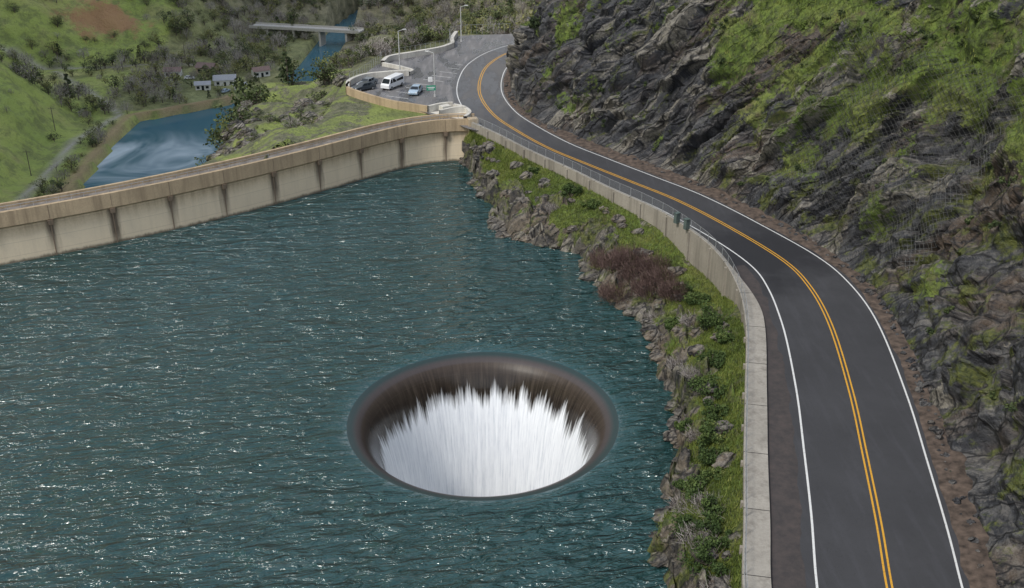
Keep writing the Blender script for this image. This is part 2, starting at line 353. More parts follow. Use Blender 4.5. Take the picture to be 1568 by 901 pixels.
# ---------------------------------------------------------------- surveyed lines (metres)
RZ=5.5
centre_p=[(20,10),(20.6,25),(21,36),(21.9,43.7),(22.8,49),(24.1,55.2),(25.5,62.7),(27.1,71.7),(28.6,83),(28.8,91.1),(27.7,97.5),(24,106.1),(19.5,114.4),(14.8,120.8),(9.7,127.6),(4.9,134.3),(.6,142.3),(-2.8,150.4),(-5.0,161),(-5.2,171.7),(-3.9,181.6),(0,191),(8,199),(25,207),(55,212)]
foot_p=[(26.3,10),(26.6,25),(27.1,36),(27.9,43.7),(29.1,49),(30.3,55.2),(31.6,62.7),(33.1,71.7),(34.5,83),(34.1,94.2),(30.4,105.6),(24.8,116.7),(19.1,124.8),(13.3,132.6),(7.8,140.5),(3.4,147.3),(.5,157.5),(-.2,169.4),(1.1,180.6),(5.2,189.5),(13.2,196),(30,203),(58,207)]
dirs_p=[(1,-.1),(1,-.1),(1,-.1),(1,-.1),(1,-.08),(1,-.05),(1,0),(.99,.05),(.95,.25),(.85,.5),(.74,.67),(.66,.75),(.66,.75),(.7,.7),(.75,.66),(.85,.5),(.97,.2),(1,0),(.95,-.15),(.85,-.2),(.75,0),(.6,.1),(.5,.3)]
wall_p=[(11,10),(11.8,25),(12.6,36),(13.2,43),(13.9,49),(15.2,55.2),(16.7,62.7),(18.6,71.7),(20.9,83),(21.6,91.1),(20.6,99.5),(17.9,107),(15.1,112),(11.4,117.3),(7,124.3),(2.2,131.4),(-2.2,138.7),(-5.8,144)]
shore_p=[(5,10),(6.5,25),(8,36),(11.0,46),(11.4,53),(10.3,58.6),(11.6,63.8),(13.6,70.6),(14.2,76.4),(14.6,85.6),(13.4,91.5),(12.2,96.4),(9.7,102.6),(8.4,106.9),(8.2,110.6),(3.6,114.6),(-1.2,118.5),(-2,123.8),(-3.9,130.9),(-4.6,136),(-5.8,140.6),(-7.5,145)]
dam_p=[(-165,83),(-140,84),(-110,89),(-85,96.5),(-64.1,105.2),(-58.2,108.3),(-52.2,111.8),(-45.9,115.9),(-39.3,120.7),(-32.4,126.3),(-25.3,132.8),(-19.8,138.2),(-15.5,142),(-11.7,144.3),(-8.5,145.2),(-5.6,145.2)]
# ---------------------------------------------------------------- dam
D=resample(dam_p,260)
dam=empty('concrete_arch_dam')
sweep('dam_body',D,[(0,-40),(0,4.3),(-.4,4.6),(-.4,6.35),(.05,6.35),(.05,5.45),(3.5,5.45),(3.5,6.0),(3.9,6.0),(3.9,-8),(7,-45),(12,-82),(0,-82)],[M_dam,M_dam2,M_deck],[0,1,1,1,1,2,1,1,0,0,0,0,0],parent=dam,sta=True)
ds=np.r_[0,np.cumsum(np.linalg.norm(np.diff(D,axis=0),axis=1))]; DN=normals(D); b=B(); b2=B()
s=ds[-1]-4
while s>2:
    x,y=np.interp(s,ds,D[:,0]),np.interp(s,ds,D[:,1]); nx,ny=np.interp(s,ds,DN[:,0]),np.interp(s,ds,DN[:,1]); rot=math.atan2(ny,nx)-math.pi/2
    b.box((x,y,1.8),(.12,.08,5.2),rot)
    b2.box((x-nx*.25,y-ny*.25,4.2),(.5,.4,.6),rot,0,1.25)
    b.box((x-nx*.40,y-ny*.40,5.5),(.06,.04,1.6),rot)
    s-=6.9
b.obj('joint_ribs',[M_stain],dam); b2.obj('corbels',[M_stain],dam)
b=B()
off=offset(D,.0)
for i in range(60,259,2):
    x,y=off[i]; b.tube((x,y,6.3),(x,y,6.9),.03,.03,0,4)
for i in range(60,258):
    b.tube((*off[i],6.9),(*off[i+1],6.9),.03,.03,0,4)
b.obj('handrail',[M_metal],dam)
F1=offset(D[40:],-1.5+.8*fbm(np.c_[D[40:]*.1,np.zeros(220)],4))
t=NT('foam'); fn=t.noise(t.pos,.8,4,.7); trn=t.n('ShaderNodeBsdfTransparent'); ms=t.n('ShaderNodeMixShader'); t.l(t.ramp(fn,[(.42,0),(.6,.8)]),ms.inputs[0]); t.l(trn.outputs[0],ms.inputs[1]); t.l(t.p.outputs[0],ms.inputs[2]); t.l(ms.outputs[0],t.out.inputs[0]); M_foam=t.done((.4,.42,.38),.9)
strip('foam_line',F1,F1+np.array([.02,.12]),.10,M_foam)
# ---------------------------------------------------------------- lake + spillway
wl=resample(wall_p,120)[:,:2]; bd=np.vstack([[(-160,-160),(20,-160),(16,0)],wl[8:],offset(D,1.5)[::-1][2:]])
seg0=bd; seg1=np.roll(bd,-1,0)
NA=720; R=[]
for k in range(NA):
    a=2*np.pi*k/NA; dx,dy=math.cos(a),math.sin(a)
    e=seg1-seg0; den=dx*e[:,1]-dy*e[:,0]; px=seg0[:,0]-CX; py=seg0[:,1]-CY
    with np.errstate(all='ignore'):
        tt=(px*e[:,1]-py*e[:,0])/den; uu=(px*dy-py*dx)/den
    ok=(tt>0)&(uu>=0)&(uu<=1)&(abs(den)>1e-9); R.append(tt[ok].min() if ok.any() else 150)
R=np.array(R); R0=11.7; nr=70; an=np.arange(NA+1)*2*np.pi/NA; Rr=np.r_[R,R[0]]
V=np.zeros((nr,NA+1,3))
for i in range(nr):
    q=(i/(nr-1))**2; r=R0+(Rr-R0)*q
    V[i,:,0]=CX+r*np.cos(an); V[i,:,1]=CY+r*np.sin(an); V[i,:,2]=-.30*np.exp(-(r-11)/1.1)
qmesh('lake_water',V.reshape(-1,3),gridfaces(nr,NA+1),M_water,smooth=True)
pr=[(11.7,-.30*math.exp(-.7/1.1)),(11.3,-.24),(10.95,-.36),(10.55,-.62),(10.15,-1.08),(9.75,-1.75),(9.35,-2.65),(8.98,-3.9),(8.6,-5.3),(8.2,-7.5),(7.9,-10),(7.6,-14),(7.5,-18),(7.4,-30),(.5,-30.5)]
prr=resample(pr,60); 
V=np.zeros((60,NA+1,3))
for i in range(60):
    r=prr[i,0]+(.06*fbm(np.c_[np.cos(an)*14,np.sin(an)*14,an*0],3)*min(1,i/20)); V[i,:,0]=CX+r*np.cos(an); V[i,:,1]=CY+r*np.sin(an); V[i,:,2]=prr[i,1]
qmesh('glory_hole_spillway',V.reshape(-1,3),gridfaces(60,NA+1)[:,::-1],M_spill,smooth=True)
# ---------------------------------------------------------------- road
C=resample(centre_p,420); road=empty('road')
hw=4.3-.75*ss(84,106,C[:,1])
rightE=offset(C,-(hw+.55))
W=resample(wall_p,300); pw=1.7-1.3*ss(84,96,W[:,1])
Win=offset(W,-pw)
m=C[:,1]>145; tail=offset(C,hw+.6)[m]
le=np.vstack([Win,tail]); Lres=resample(le[::4],420)[:,:2]
N=normals(C); Ld=[]
for i in range(len(C)):
    rel=Lres-C[i,:2]; along=rel@np.array([N[i,1],-N[i,0]]); perp=rel@N[i]
    k=np.argmin(np.abs(along)+np.where((perp>0)&(perp<15),0,99)); Ld.append(perp[k])
Ld=np.clip(np.array(Ld),3.6,11); Ld=np.convolve(np.pad(Ld,3,mode='edge'),np.ones(7)/7,'valid')
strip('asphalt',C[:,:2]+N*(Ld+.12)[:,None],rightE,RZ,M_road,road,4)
def line(name,o,wd,mat,i0=0,i1=None):
    sl=slice(i0,i1); o=np.broadcast_to(o,(len(C),))
    strip(name,(C[:,:2]+N*(o+wd/2)[:,None])[sl],(C[:,:2]+N*(o-wd/2)[:,None])[sl],RZ+.008,mat,road)
line('edge_line_lake_side',hw,.15,M_pw); line('edge_line_cliff_side',-hw,.14,M_pw)
line('centre_line_a',np.full(len(C),.16),.13,M_py); line('centre_line_b',np.full(len(C),-.16),.13,M_py)
t=NT('shoulder_grit'); nn=t.noise(t.pos,1.2,5,.75)
M_grit=t.done(t.ramp(nn,[(.35,(.04,.036,.036)),(.7,(.075,.06,.055))]),.9)
sel=np.where((C[:,1]<98)&(C[:,0]>19))[0]
strip('shoulder',(C[:,:2]+N*(Ld+.05)[:,None])[sel],(C[:,:2]+N*(hw+.7+.35*fbm(np.c_[C[:,:2]*.6,C[:,:1]*0],3))[:,None])[sel],RZ+.004,M_grit,road)
FT=resample(foot_p,420)
vg=[]
for k,tv in enumerate(np.linspace(0,1,9)):
    A=offset(C,-(hw+.2+.25*fbm(np.c_[C[:,:2]*.5,C[:,:1]*0],4,5)))
    if k==0:
        idx=[np.argmin(((FT[:,:2]-p)**2).sum(1)) for p in C[:,:2]]; Fp=FT[idx][:,:2]
        dd=Fp-C[:,:2]; dd/=np.linalg.norm(dd,axis=1)[:,None]; Fp=Fp+dd*1.4
    P=A*(1-tv)+Fp*tv; z=RZ-.05+.12*min(1,tv*6)+.40*tv**1.6+ .3*tv*fbm(np.c_[P*.9,P[:,:1]*0],4)
    vg.append(np.c_[P,z])
qmesh('dirt_verge',np.vstack(vg),gridfaces(9,420)[:,::-1],M_dirt,smooth=True)
# ---------------------------------------------------------------- roadside wall + fence
rw=empty('roadside_retaining_wall')
Wn=normals(W); n=len(W); hgt=.28+.35*ss(86,97,W[:,1])
V=np.zeros((n,4,3))
V[:,0,:2]=W[:,:2]; V[:,0,2]=-1; V[:,1,:2]=W[:,:2]; V[:,1,2]=RZ+hgt; V[:,2,:2]=W[:,:2]-Wn*pw[:,None]; V[:,2,2]=RZ+hgt; V[:,3,:2]=V[:,2,:2]; V[:,3,2]=-1
idx=np.arange(n*4).reshape(n,4); F=[];mi=[]
for j,mm in((0,0),(1,1),(2,1)):
    F.append(np.stack([idx[:-1,j],idx[1:,j],idx[1:,j+1],idx[:-1,j+1]],1)); mi+=[mm]*(n-1)
qmesh('wall_body',V.reshape(-1,3),np.vstack(F),[M_wall,M_kerb],mi,parent=rw)
b=B(); b3=B()
for i in range(0,n-1,14):
    x,y=W[i,:2]-Wn[i]*pw[i]/2; rot=math.atan2(Wn[i,1],Wn[i,0]); b.box((x,y,RZ+hgt[i]-.05),(pw[i]+.03,.06,.112),rot)
for i in range(0,n-1,10):
    rot=math.atan2(Wn[i,1],Wn[i,0]); x,y=W[i,:2]+Wn[i]*.05; b3.box((x,y,RZ+hgt[i]-2.0),(.26,.3,3.6),rot)
b.obj('expansion_joints',[plain('joint_tar',(.03,.028,.025),.9)],rw); b3.obj('wall_pilasters',[M_wall],rw)
fence=empty('chain_link_fence'); b=B(); FH=1.1
for i in range(0,n,4):
    x,y=W[i,:2]-Wn[i]*.12; b.tube((x,y,RZ+hgt[i]-.05),(x,y,RZ+hgt[i]+FH),.03,.03,0,6)
for i in range(n-1):
    for zz in(.1,FH):
        x,y=W[i,:2]-Wn[i]*.12; x2,y2=W[i+1,:2]-Wn[i+1]*.12; b.tube((x,y,RZ+hgt[i]+zz),(x2,y2,RZ+hgt[i+1]+zz),.018,.018,0,4)
b.obj('posts_and_rails',[M_metal],fence)
t=NT('chain_link'); tr=t.n('ShaderNodeBsdfTransparent'); ms=t.n('ShaderNodeMixShader'); ms.inputs[0].default_value=.13
t.l(tr.outputs[0],ms.inputs[1]); t.l(t.p.outputs[0],ms.inputs[2]); t.l(ms.outputs[0],t.out.inputs[0]); M_link=t.done((.5,.52,.54),.5,Metallic=.4)
V=np.vstack([np.c_[W[:,:2]-Wn*.12,RZ+hgt+.12],np.c_[W[:,:2]-Wn*.12,RZ+hgt+FH-.03]])
qmesh('mesh_panels',V,gridfaces(2,n),M_link,parent=fence)
# ---------------------------------------------------------------- strata frame
mN=np.array([-.62,.36,.70]); mN/=np.linalg.norm(mN); lN=np.array([.6,-.35,.67]); lN-=mN*(lN@mN); lN/=np.linalg.norm(lN); cN=np.cross(mN,lN)
def strata(P): return np.c_[P@lN,P@mN,P@cN]
# ---------------------------------------------------------------- cliff
NS=1040; FD=resample([a+b for a,b in zip(foot_p,dirs_p)],NS)
zs=[4.6,5.5,18,30,46,60,110]; dsx=[-.3,0,6.6,15,30,50,160]
arc=np.r_[0,np.cumsum(np.hypot(np.diff(zs),np.diff(dsx)))]
lv=np.r_[np.linspace(0,arc[4],280),np.linspace(arc[4],arc[6],40)[1:]]
zr=np.interp(lv,arc,zs); dr=np.interp(lv,arc,dsx); NR=len(lv)
dirn=FD[:,2:4]/np.linalg.norm(FD[:,2:4],axis=1)[:,None]
fac=1-.45*ss(140,160,FD[:,1])
P=np.zeros((NR,NS,3))
P[:,:,0]=FD[None,:,0]+dirn[None,:,0]*dr[:,None]*fac[None]; P[:,:,1]=FD[None,:,1]+dirn[None,:,1]*dr[:,None]*fac[None]; P[:,:,2]=zr[:,None]
P=P.reshape(-1,3); nrm=np.zeros_like(P); nrm[:,:2]=-np.tile(dirn,(NR,1))*.85; nrm[:,2]=.52
Q=strata(P)
warp=fbm(P/9,3,5)
big=fbm(P/16,4,11)
right=ss(10,28,P[:,0])
gn=.6*fbm(Q/np.array([11,3.0,8]),4,21)+.6*fbm(P/6,3,27)
grass=.07+1.5*gn+ .58*ss(13,25,P[:,2])*right + .14*ss(8,16,P[:,2])-.10*ss(100,80,P[:,1])
grass=np.clip(grass,0,1)*ss(6.5,9,P[:,2])
q1=Q/np.array([13,3.0,9.])+warp[:,None]*.6
cv0,ce0=cells(q1,31)
cv,ce=cells(Q/np.array([5.5,1.4,3.8])+warp[:,None]*.8,33); cv2,ce2=cells(Q/np.array([2.2,.8,1.7])+warp[:,None],41)
gul=np.abs(fbm(P/11,3,51))
led=(Q[:,1]/2.6+warp*1.2)%1.0
e0=ss(0,.30,ce0); e1=ss(0,.22,ce); e2=ss(0,.25,ce2)
tilt=fbm(P/4.5,2,53)
disp=2.9*big + (3.4*(cv0-.5)+.5)*e0 + (1.6*(cv-.5)+.35)*e1 + .8*(led-.5)+ (.5*(cv2-.5)+.15)*e2 + .5*tilt + .16*fbm(P/1.1,3,61) - 5*np.clip(.12-gul,0,1)-.6
dg=2.7*big+(2.2*(cv0-.5)+.5)*e0+.5*(led-.5)+.8*tilt+.25*fbm(P/1.1,2,72)-.4
gk=ss(.5,.8,grass)
disp=disp*(1-gk)+(dg+.2)*gk
fade=ss(5.2,9,P[:,2])
disp=np.where(fade<1,np.minimum(disp*fade,.4+2*fade),disp)+ .3*(1-fade)*(fbm(P/1.2,3,81)+.0)
P2=P+nrm*disp[:,None]
moss=.14+.2*ss(16,30,P[:,0])
cliff=qmesh('rocky_cliff',P2,gridfaces(NR,NS),M_rock,attrs={'strata':Q,'grass':grass,'cell':cv0*.55+cv*.45,'moss':moss})
b=B(); G=P2.reshape(NR,NS,3); i0,i1=int(.31*NS),int(.41*NS); j0=int(np.argmin(abs(zr-9))); j1=int(np.argmin(abs(zr-25)))
nv=nrm.reshape(NR,NS,3)
Gs=G.copy()
for _ in range(10): Gs[1:-1,1:-1]=(Gs[:-2,1:-1]+Gs[2:,1:-1]+Gs[1:-1,:-2]+Gs[1:-1,2:])/4
Gs=Gs+nv*.4
for j in range(j0,j1,3):
    for i in range(i0,i1-3,3):
        b.tube(Gs[j,i],Gs[j+3,i+3],.018,.018,0,3); b.tube(Gs[j+3,i],Gs[j,i+3],.018,.018,0,3)
b.obj('rockfall_netting',[plain('net_wire',(.14,.14,.135),.5,.2,3,.3)])
# ---------------------------------------------------------------- lake bank
NB=600; NBR=96
SH=resample(shore_p,NB)[:,:2]; SH=SH+normals(SH)*(1.0*fbm(np.c_[SH*.3,SH[:,:1]*0],4,3))[:,None]
WB=resample(wall_p,NB)[:,:2]
zb=np.interp(WB[:,1],[10,80,90,95,103,110,118,144],[5.2,5.2,4.2,2.6,2.4,4.0,4.7,4.9])
rows=[]
js=np.r_[np.linspace(-.45,0,12)[:-1],np.linspace(0,1,NBR-11)]
for j in js:
    Pj=SH+(WB+.0-SH)*j
    if j<0: z=np.full(NB,1.)*(j*7)
    else: z=zb*(.42*(1-math.exp(-j*9))+.58*j)
    rows.append(np.c_[Pj,z])
P=np.vstack(rows); jj=np.repeat(js,NB)
Q=strata(P); wz=fbm(P/3,2,9)[:,None]; cv,ce=cells(Q/np.array([3.4,1.1,2.6])+wz*.5,15); cvb,ceb=cells(Q/np.array([1.2,.45,1.0])+wz,16)
nearb=ss(105,92,P[:,1])
grass=np.clip(ss(.10,.50,jj+.50*fbm(P/3.2,4,19)+.12*nearb)+.15*fbm(P/1.5,2,2),0,1)
grass*=1-.9*ss(.15,.36,fbm(P/4,3,77))
k=(1-ss(.4,.8,grass))*ss(-.3,.02,jj)*(1-ss(.85,.98,jj))
P[:,2]+=k*((2.2*(cv-.3))*ss(0,.25,ce)+.5*(cvb-.4)*ss(0,.2,ceb)+.25*fbm(P/.8,3,8))+ (1-k)*.3*fbm(P/1.2,3,4)*ss(0,.1,jj)*(1-ss(.85,1,jj))+.6*fbm(P/5,2,6)*ss(0,.2,jj)*(1-ss(.8,1,jj))
P[:,0]-=k*.5*(cv-.5)
bankP=P.copy(); bankG=grass.copy(); bankJ=jj
qmesh('lake_bank',P,gridfaces(NBR,NB)[:,::-1],M_bank,attrs={'strata':Q,'grass':grass*.9,'cell':cv*.72+.05,'moss':np.clip(jj,0,1)*.6+.3})
def blob(c,r,seed):
    k=9; th=np.linspace(0,np.pi,k); ph=np.linspace(0,2*np.pi,k*2)[:-1]
    D_=np.array([(math.sin(a)*math.cos(p),math.sin(a)*math.sin(p),math.cos(a)) for a in th for p in ph]); n2=len(ph)
    rr=1+.35*fbm(D_*1.4+seed,3)+.0; cvv,_=cells(D_*1.3+seed,int(seed)); rr+=.45*(cvv-.5)
    V=D_*rr[:,None]*np.array(r)+np.array(c); F=[(i*n2+j,i*n2+(j+1)%n2,(i+1)*n2+(j+1)%n2,(i+1)*n2+j) for i in range(k-1) for j in range(n2)]
    return V,F
b=B()
for i in range(230):
    q=random.randint(20,NB-1); s_=random.uniform(.2,.9); x,y=SH[q]+np.array([random.uniform(-.5,1.6),random.uniform(-.5,.5)])
    b.add(*blob((x,y,random.uniform(-.1,.4)),(s_*1.3,s_,s_*.6),i*3.1))
for i in range(60):
    q=random.choice(np.where((bankJ>.15)&(bankJ<.8)&(bankP[:,1]>45))[0]); s_=random.uniform(.3,.9); b.add(*blob(bankP[q]+np.array([0,0,.05]),(s_*1.2,s_,s_*.7),i*5.3+2))
V,F,M_,T_=b.arr(); qmesh('shore_rocks',V,F[:,::-1],M_bank,attrs={'strata':strata(V),'grass':T_*0,'cell':T_*0+.6,'moss':T_*0+.2})
# ---------------------------------------------------------------- valley terrain
ry=[120,165,250,300,335,375,400,425,460,520,580,700,2500]; rx=[-95,-95,-106,-116,-121,-124,-121,-103,-95,-93,-92,-75,0]; rwid=[16,16,19,23,22,23,27,14,8,7.5,7.5,7,7]
damx=D[:,0]; damy=D[:,1]
def river(y): return np.interp(y,ry,rx),np.interp(y,ry,rwid)
def ground(x,y,noise=True):
    xr,wr=river(y); dw=xr-wr-x; de=x-xr-wr
    dist=np.maximum(dw,de)
    z=-73+6*ss(-3,5,dist)
    west=.95+1.05*(1-ss(190,260,y)); mw=1-ss(388,418,y)
    zw=-67+west*np.maximum(0,dw-20)*mw
    h2=-67+.5*np.maximum(0,(y-482)-.3*(x+190))*ss(-130,-175,x) + .5*np.maximum(0,-x-215)*ss(410,450,y)
    far=-67+.33*np.maximum(0,y-560)
    ge=-67+.42*np.maximum(0,de-20)
    st=-67+2.0*np.maximum(0,de-2)
    cap=5.2-.5*np.maximum(0,-27-x)-1.1*np.maximum(0,y-207)
    e=np.maximum(ge,np.minimum(st,cap))
    e=np.where(y<207,np.minimum(e,cap),e)
    zz=np.maximum.reduce([z,np.where(dw>0,np.maximum(zw,h2),-99),np.where(de>0,e,-99),np.where(dist>0,far,-99)])
    if noise:
        Pn=np.c_[x.ravel(),y.ravel(),x.ravel()*0]
        f=(fbm(Pn/28,4,91)*6+fbm(Pn/7,3,92)*2.6).reshape(x.shape)
        f=f*ss(2,22,dist)*(1-.99*((y<212)&(x>-29))) 
        zz=zz+f*np.where(zz>-60,1,.25)
    dy=np.interp(x,damx,damy); dy=np.where(x>-5.6,144.5,dy)
    lakeside=y<dy+2.5
    zl=np.where(x<-150,-8+.8*(-150-x),-45.)
    zz=np.where(lakeside,zl,zz)
    return np.minimum(zz,np.where((x>-27)&(y>130)&(y<207),5.2,999))
gx=np.unique(np.r_[np.arange(-2500,-520,120),np.arange(-520,-230,8),np.arange(-230,30,2.0),np.arange(30,120,10),np.arange(120,2500,140)])
gy=np.unique(np.r_[np.arange(-600,100,30),np.arange(100,135,5),np.arange(135,640,2.0),np.arange(640,900,10),np.arange(900,4000,150)])
X,Y=np.meshgrid(gx,gy); Z=ground(X,Y)
xr,wr=river(Y); dist=np.maximum(xr-wr-X,X-xr-wr)
pathx=lambda y: np.interp(y,[250,307,368,400,430,480],[-146,-153,-159,-154,-176,-215])
path=np.exp(-((X-pathx(Y))/1.5)**2)*(Y<470)*(Y>240)
road2=np.exp(-((Y-(478+.12*(X+190)))/1.8)**2)*(X<-130)*(X>-260)*.8
red=np.exp(-(((X+195)/28)**2+((Y-510)/17)**2))*.5
wood=np.clip(ss(535,575,Y)*ss(-190,-140,X)+ (X>xr)*ss(210,230,Y)*.9+((Y>405)&(Y<560)&(X>-165))*.6+ss(600,640,Y)+((X>-30)&(Y>176))*.9,0,1)
rock=((X>-75)&(X<-20)&(Y<206)).astype(float)*.30*ss(-40,4,Z)+((X>xr)&(Y<230))*.06
reed=ss(0,1,dist)*(1-ss(3,6,dist))*(Y<430)*(Y>300)*.8
qmesh('valley_terrain',np.c_[X.ravel(),Y.ravel(),Z.ravel()],gridfaces(len(gy),len(gx)),M_ter,smooth=True,attrs={'path':np.clip(path+road2,0,1).ravel(),'red':red.ravel(),'wood':wood.ravel(),'rock':rock.ravel(),'reed':reed.ravel()})
b=B()
for i in range(85):
    x=random.uniform(-56,-28); y=random.uniform(150,180); z=float(ground(np.array([x]),np.array([y]))[0])
    if z<-12 or y<np.interp(x,damx,damy)+6: continue
    s_=random.uniform(.4,1.6); b.add(*blob((x,y,z-.2),(s_*1.2,s_,s_*.8),i*2.3))
V,F,M_,T_=b.arr(); qmesh('spur_rocks',V,F[:,::-1],M_bank,attrs={'strata':strata(V),'grass':T_*0+.2,'cell':T_*0+.7,'moss':T_*0+.3})
yy=np.arange(150,760,4.); xr,wr=river(yy)
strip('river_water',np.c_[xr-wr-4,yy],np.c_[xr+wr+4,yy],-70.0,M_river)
# ---------------------------------------------------------------- parking lot
lot=[(-6.2,143.2),(-9.8,147.6),(-13,151.5),(-18.2,155),(-25.7,162.5),(-26.2,168),(-23.5,181),(-20,186),(-11.2,194.7),(-10.8,204.5),(10,208),(30,206),(14,196.5),(6,190.5),(1.8,180.6),(.6,169.4),(1.2,157.5),(4,147.1),(6,142),(-1,140)]
poly('parking_lot',lot,RZ-.03,M_lot)
pk=empty('parking_markings')
for i in range(9):
    x0,y0=-19.5+i*1.2,160.5+i*2.6
    strip('bay_line',np.array([(x0,y0),(x0+3.4,y0-1.6)]),np.array([(x0+.03,y0+.12),(x0+3.43,y0-1.48)]),RZ-.02,M_pw,pk)
def lowwall(name,pts,h=.85,t=.35,z=RZ-.3,mat=None,par=None,n=40):
    P=resample(pts,n); return sweep(name,P,[(-t/2,z-.6),(-t/2,RZ+h),(t/2,RZ+h),(t/2,z-.6)],mat or M_white,parent=par)
cb=empty('concrete_barrier')
lowwall('wall_run_a',[(-26,162.8),(-26.3,167),(-24.5,170.8),(-21,172.6),(-17.3,173.6)],.9,.6,par=cb)
lowwall('wall_run_b',[(-17.3,173.6),(-16.9,175.2),(-19,177.5),(-22.4,180.2)],.6,.5,par=cb)
lowwall('wall_run_c',[(-22.4,180.2),(-21.5,184),(-17.5,187.2),(-13,191),(-11,194.5)],.9,.7,par=cb)
lowwall('wall_run_d',[(-11,194.5),(-11.3,199),(-10.8,204.5)],.9,.7,par=cb)
lw=empty('lot_retaining_wall')
P_=resample([(-26.2,166),(-25.9,162.6),(-22,158.2),(-18.2,154.8),(-15,153),(-12.5,151.6)],50)
sweep('lot_wall',P_,[(-.2,-2),(-.2,RZ+.9),(.2,RZ+.9),(.2,-2)],M_dam2,parent=lw)
ab=empty('dam_abutment_walls')
lowwall('ramp_wall_a',[(-12.4,151.4),(-10.5,153),(-8.9,153.5)],1.0,.4,par=ab)
lowwall('ramp_wall_b',[(-10.6,149.4),(-8.6,151),(-6.9,151.6)],.9,.4,par=ab)
lowwall('ramp_wall_c',[(-6.8,147),(-6.2,149.5),(-7.2,152.2),(-8.8,153.6)],.7,.5,par=ab)
poly('ramp_slab',[(-10.5,149.6),(-6.9,147.4),(-6.5,151.4),(-8.9,153.3),(-12.2,151.3)],RZ+.02,M_white,ab)
b=B(); b.box((-9.9,151.2,RZ+.55),(1.6,1.2,1.1),.6,0,.9); b.obj('gate_block',[M_white],ab)
b=B(); b.box((-5.6,144.9,2.4),(1.4,1.3,8.2),.2); b.obj('end_pier',[M_pier],ab)
b=B(); lf=resample([(-26,168),(-24.7,171),(-22.6,180),(-21.6,184),(-13,191.2),(-11,195),(-10.8,204.5),(0,207)],50)
for i in range(50):
    b.tube((lf[i,0]-.4,lf[i,1],RZ),(lf[i,0]-.4,lf[i,1],RZ+1.8),.03,.03,0,5)
    if i<49:
        b.tube((lf[i,0]-.4,lf[i,1],RZ+1.8),(lf[i+1,0]-.4,lf[i+1,1],RZ+1.8),.02,.02,0,4)
b.obj('lot_fence',[M_metal])
# ---------------------------------------------------------------- street furniture
def lamp(x,y,z,h=7.5,a=0):
    b=B(); b.tube((x,y,z),(x,y,z+.5),.18,.15,0,8); b.tube((x,y,z+.5),(x,y,z+h),.10,.07,0,8)
    ex,ey=math.cos(a)*.9,math.sin(a)*.9; b.tube((x,y,z+h),(x+ex,y+ey,z+h+.25),.05,.04,0,6); b.box((x+ex*1.2,y+ey*1.2,z+h+.24),(.7,.3,.15),a,0,.8)
    b.obj('street_lamp',[M_pole])
lamp(-12.0,160,RZ,6.8,2.8); lamp(-19.0,176,RZ,6.8,.3); lamp(-9.6,199,RZ,6.5,.2)
M_sg=plain('sign_green',(.02,.25,.15),.5,.1); M_sw=plain('sign_white',(.75,.75,.75),.5,.05); M_gl=plain('dark_glass',(.015,.02,.025),.08,.1); M_tire=plain('tyre',(.02,.02,.02),.85,.2)
def sign(x,y,a,mat,w=1.3,h=.8,zt=2.2,name='road_sign'):
    b=B(); b.tube((x,y,RZ-.1),(x,y,RZ+zt+h),.04,.04,0,6); n_=(math.sin(a)*.06,-math.cos(a)*.06)
    b.box((x+n_[0],y+n_[1],RZ+zt+h/2),(w,.03,h),a,1); b.box((x+n_[0]*1.45,y+n_[1]*1.45,RZ+zt+h/2+.08),(w*.8,.01,h*.16),a,2); b.box((x+n_[0]*1.45,y+n_[1]*1.45,RZ+zt+h/2-.16),(w*.6,.01,h*.12),a,2)
    b.obj(name,[M_metal,mat,M_sw])
sign(-12.4,157.8,.1,M_sg,1.4,.8,1.6); sign(-12.9,163,.1,M_sw,.7,.8,1.6)
b=B(); 
for p in((18.9,104.4),(18.1,106.2)): b.box((p[0]-.1,p[1],RZ+1.15),(.55,.45,1.1),.6,0,.94); b.box((p[0]-.1,p[1],RZ+1.75),(.62,.52,.08),.6)
b.obj('utility_box',[plain('grey_green_enamel',(.09,.12,.11),.5)])
def vehicle(name,x,y,a,prof,wd,col,wins,wheels,z=RZ-.03,s=1):
    e=empty(name); e.location=(x,y,z); e.rotation_euler=(0,0,a); e.scale=(s,s,s)
    n_=len(prof); V=[];F=[]
    for sy in(-1,1):
        for (px,pz,inn) in prof: V.append((px,sy*(wd/2-inn),pz))
    for i in range(n_): j=(i+1)%n_; F.append((i,j,n_+j,n_+i))
    me=bpy.data.meshes.new('body'); me.from_pydata(V,[],F+[list(range(n_))[::-1],[n_+i for i in range(n_)]]); me.materials.append(col)
    o=link(bpy.data.objects.new('body',me)); o.parent=e; bv=o.modifiers.new('b','BEVEL'); bv.width=.06; bv.segments=2
    b=B()
    for quad in wins:
        for sy in(-1,1):
            b.add([(px,sy*(wd/2-inn+.012),pz) for px,pz,inn in quad],[(0,1,2,3)] if sy<0 else [(3,2,1,0)],0)
    b.obj('side_windows',[M_gl],e)
    b=B()
    for wx in wheels:
        for sy in(-1,1):
            r_=.34; b.tube((wx,sy*(wd/2-.25),r_),(wx,sy*(wd/2+.02),r_),r_,r_,0,16); b.tube((wx,sy*(wd/2+.02),r_),(wx,sy*(wd/2+.025),r_),r_,.01,0,16); b.tube((wx,sy*(wd/2+.03),r_),(wx,sy*(wd/2+.032),r_),.19,.01,1,12)
    b.obj('wheels',[M_tire,M_metal],e)
    return e
def screens(e,quads):
    b=B()
    for q in quads: b.add(q,[(0,1,2,3)])
    b.obj('windscreens',[M_gl],e)
def lights(e,x0,x1,z,w_):
    b=B()
    for sy in(-1,1): b.box((x0,sy*w_,z),(.05,.3,.18)); b.box((x1,sy*w_,z),(.05,.2,.25),0,1)
    b.obj('lamps',[M_sw,plain('tail_lamp_red',(.4,.02,.02),.3)],e)
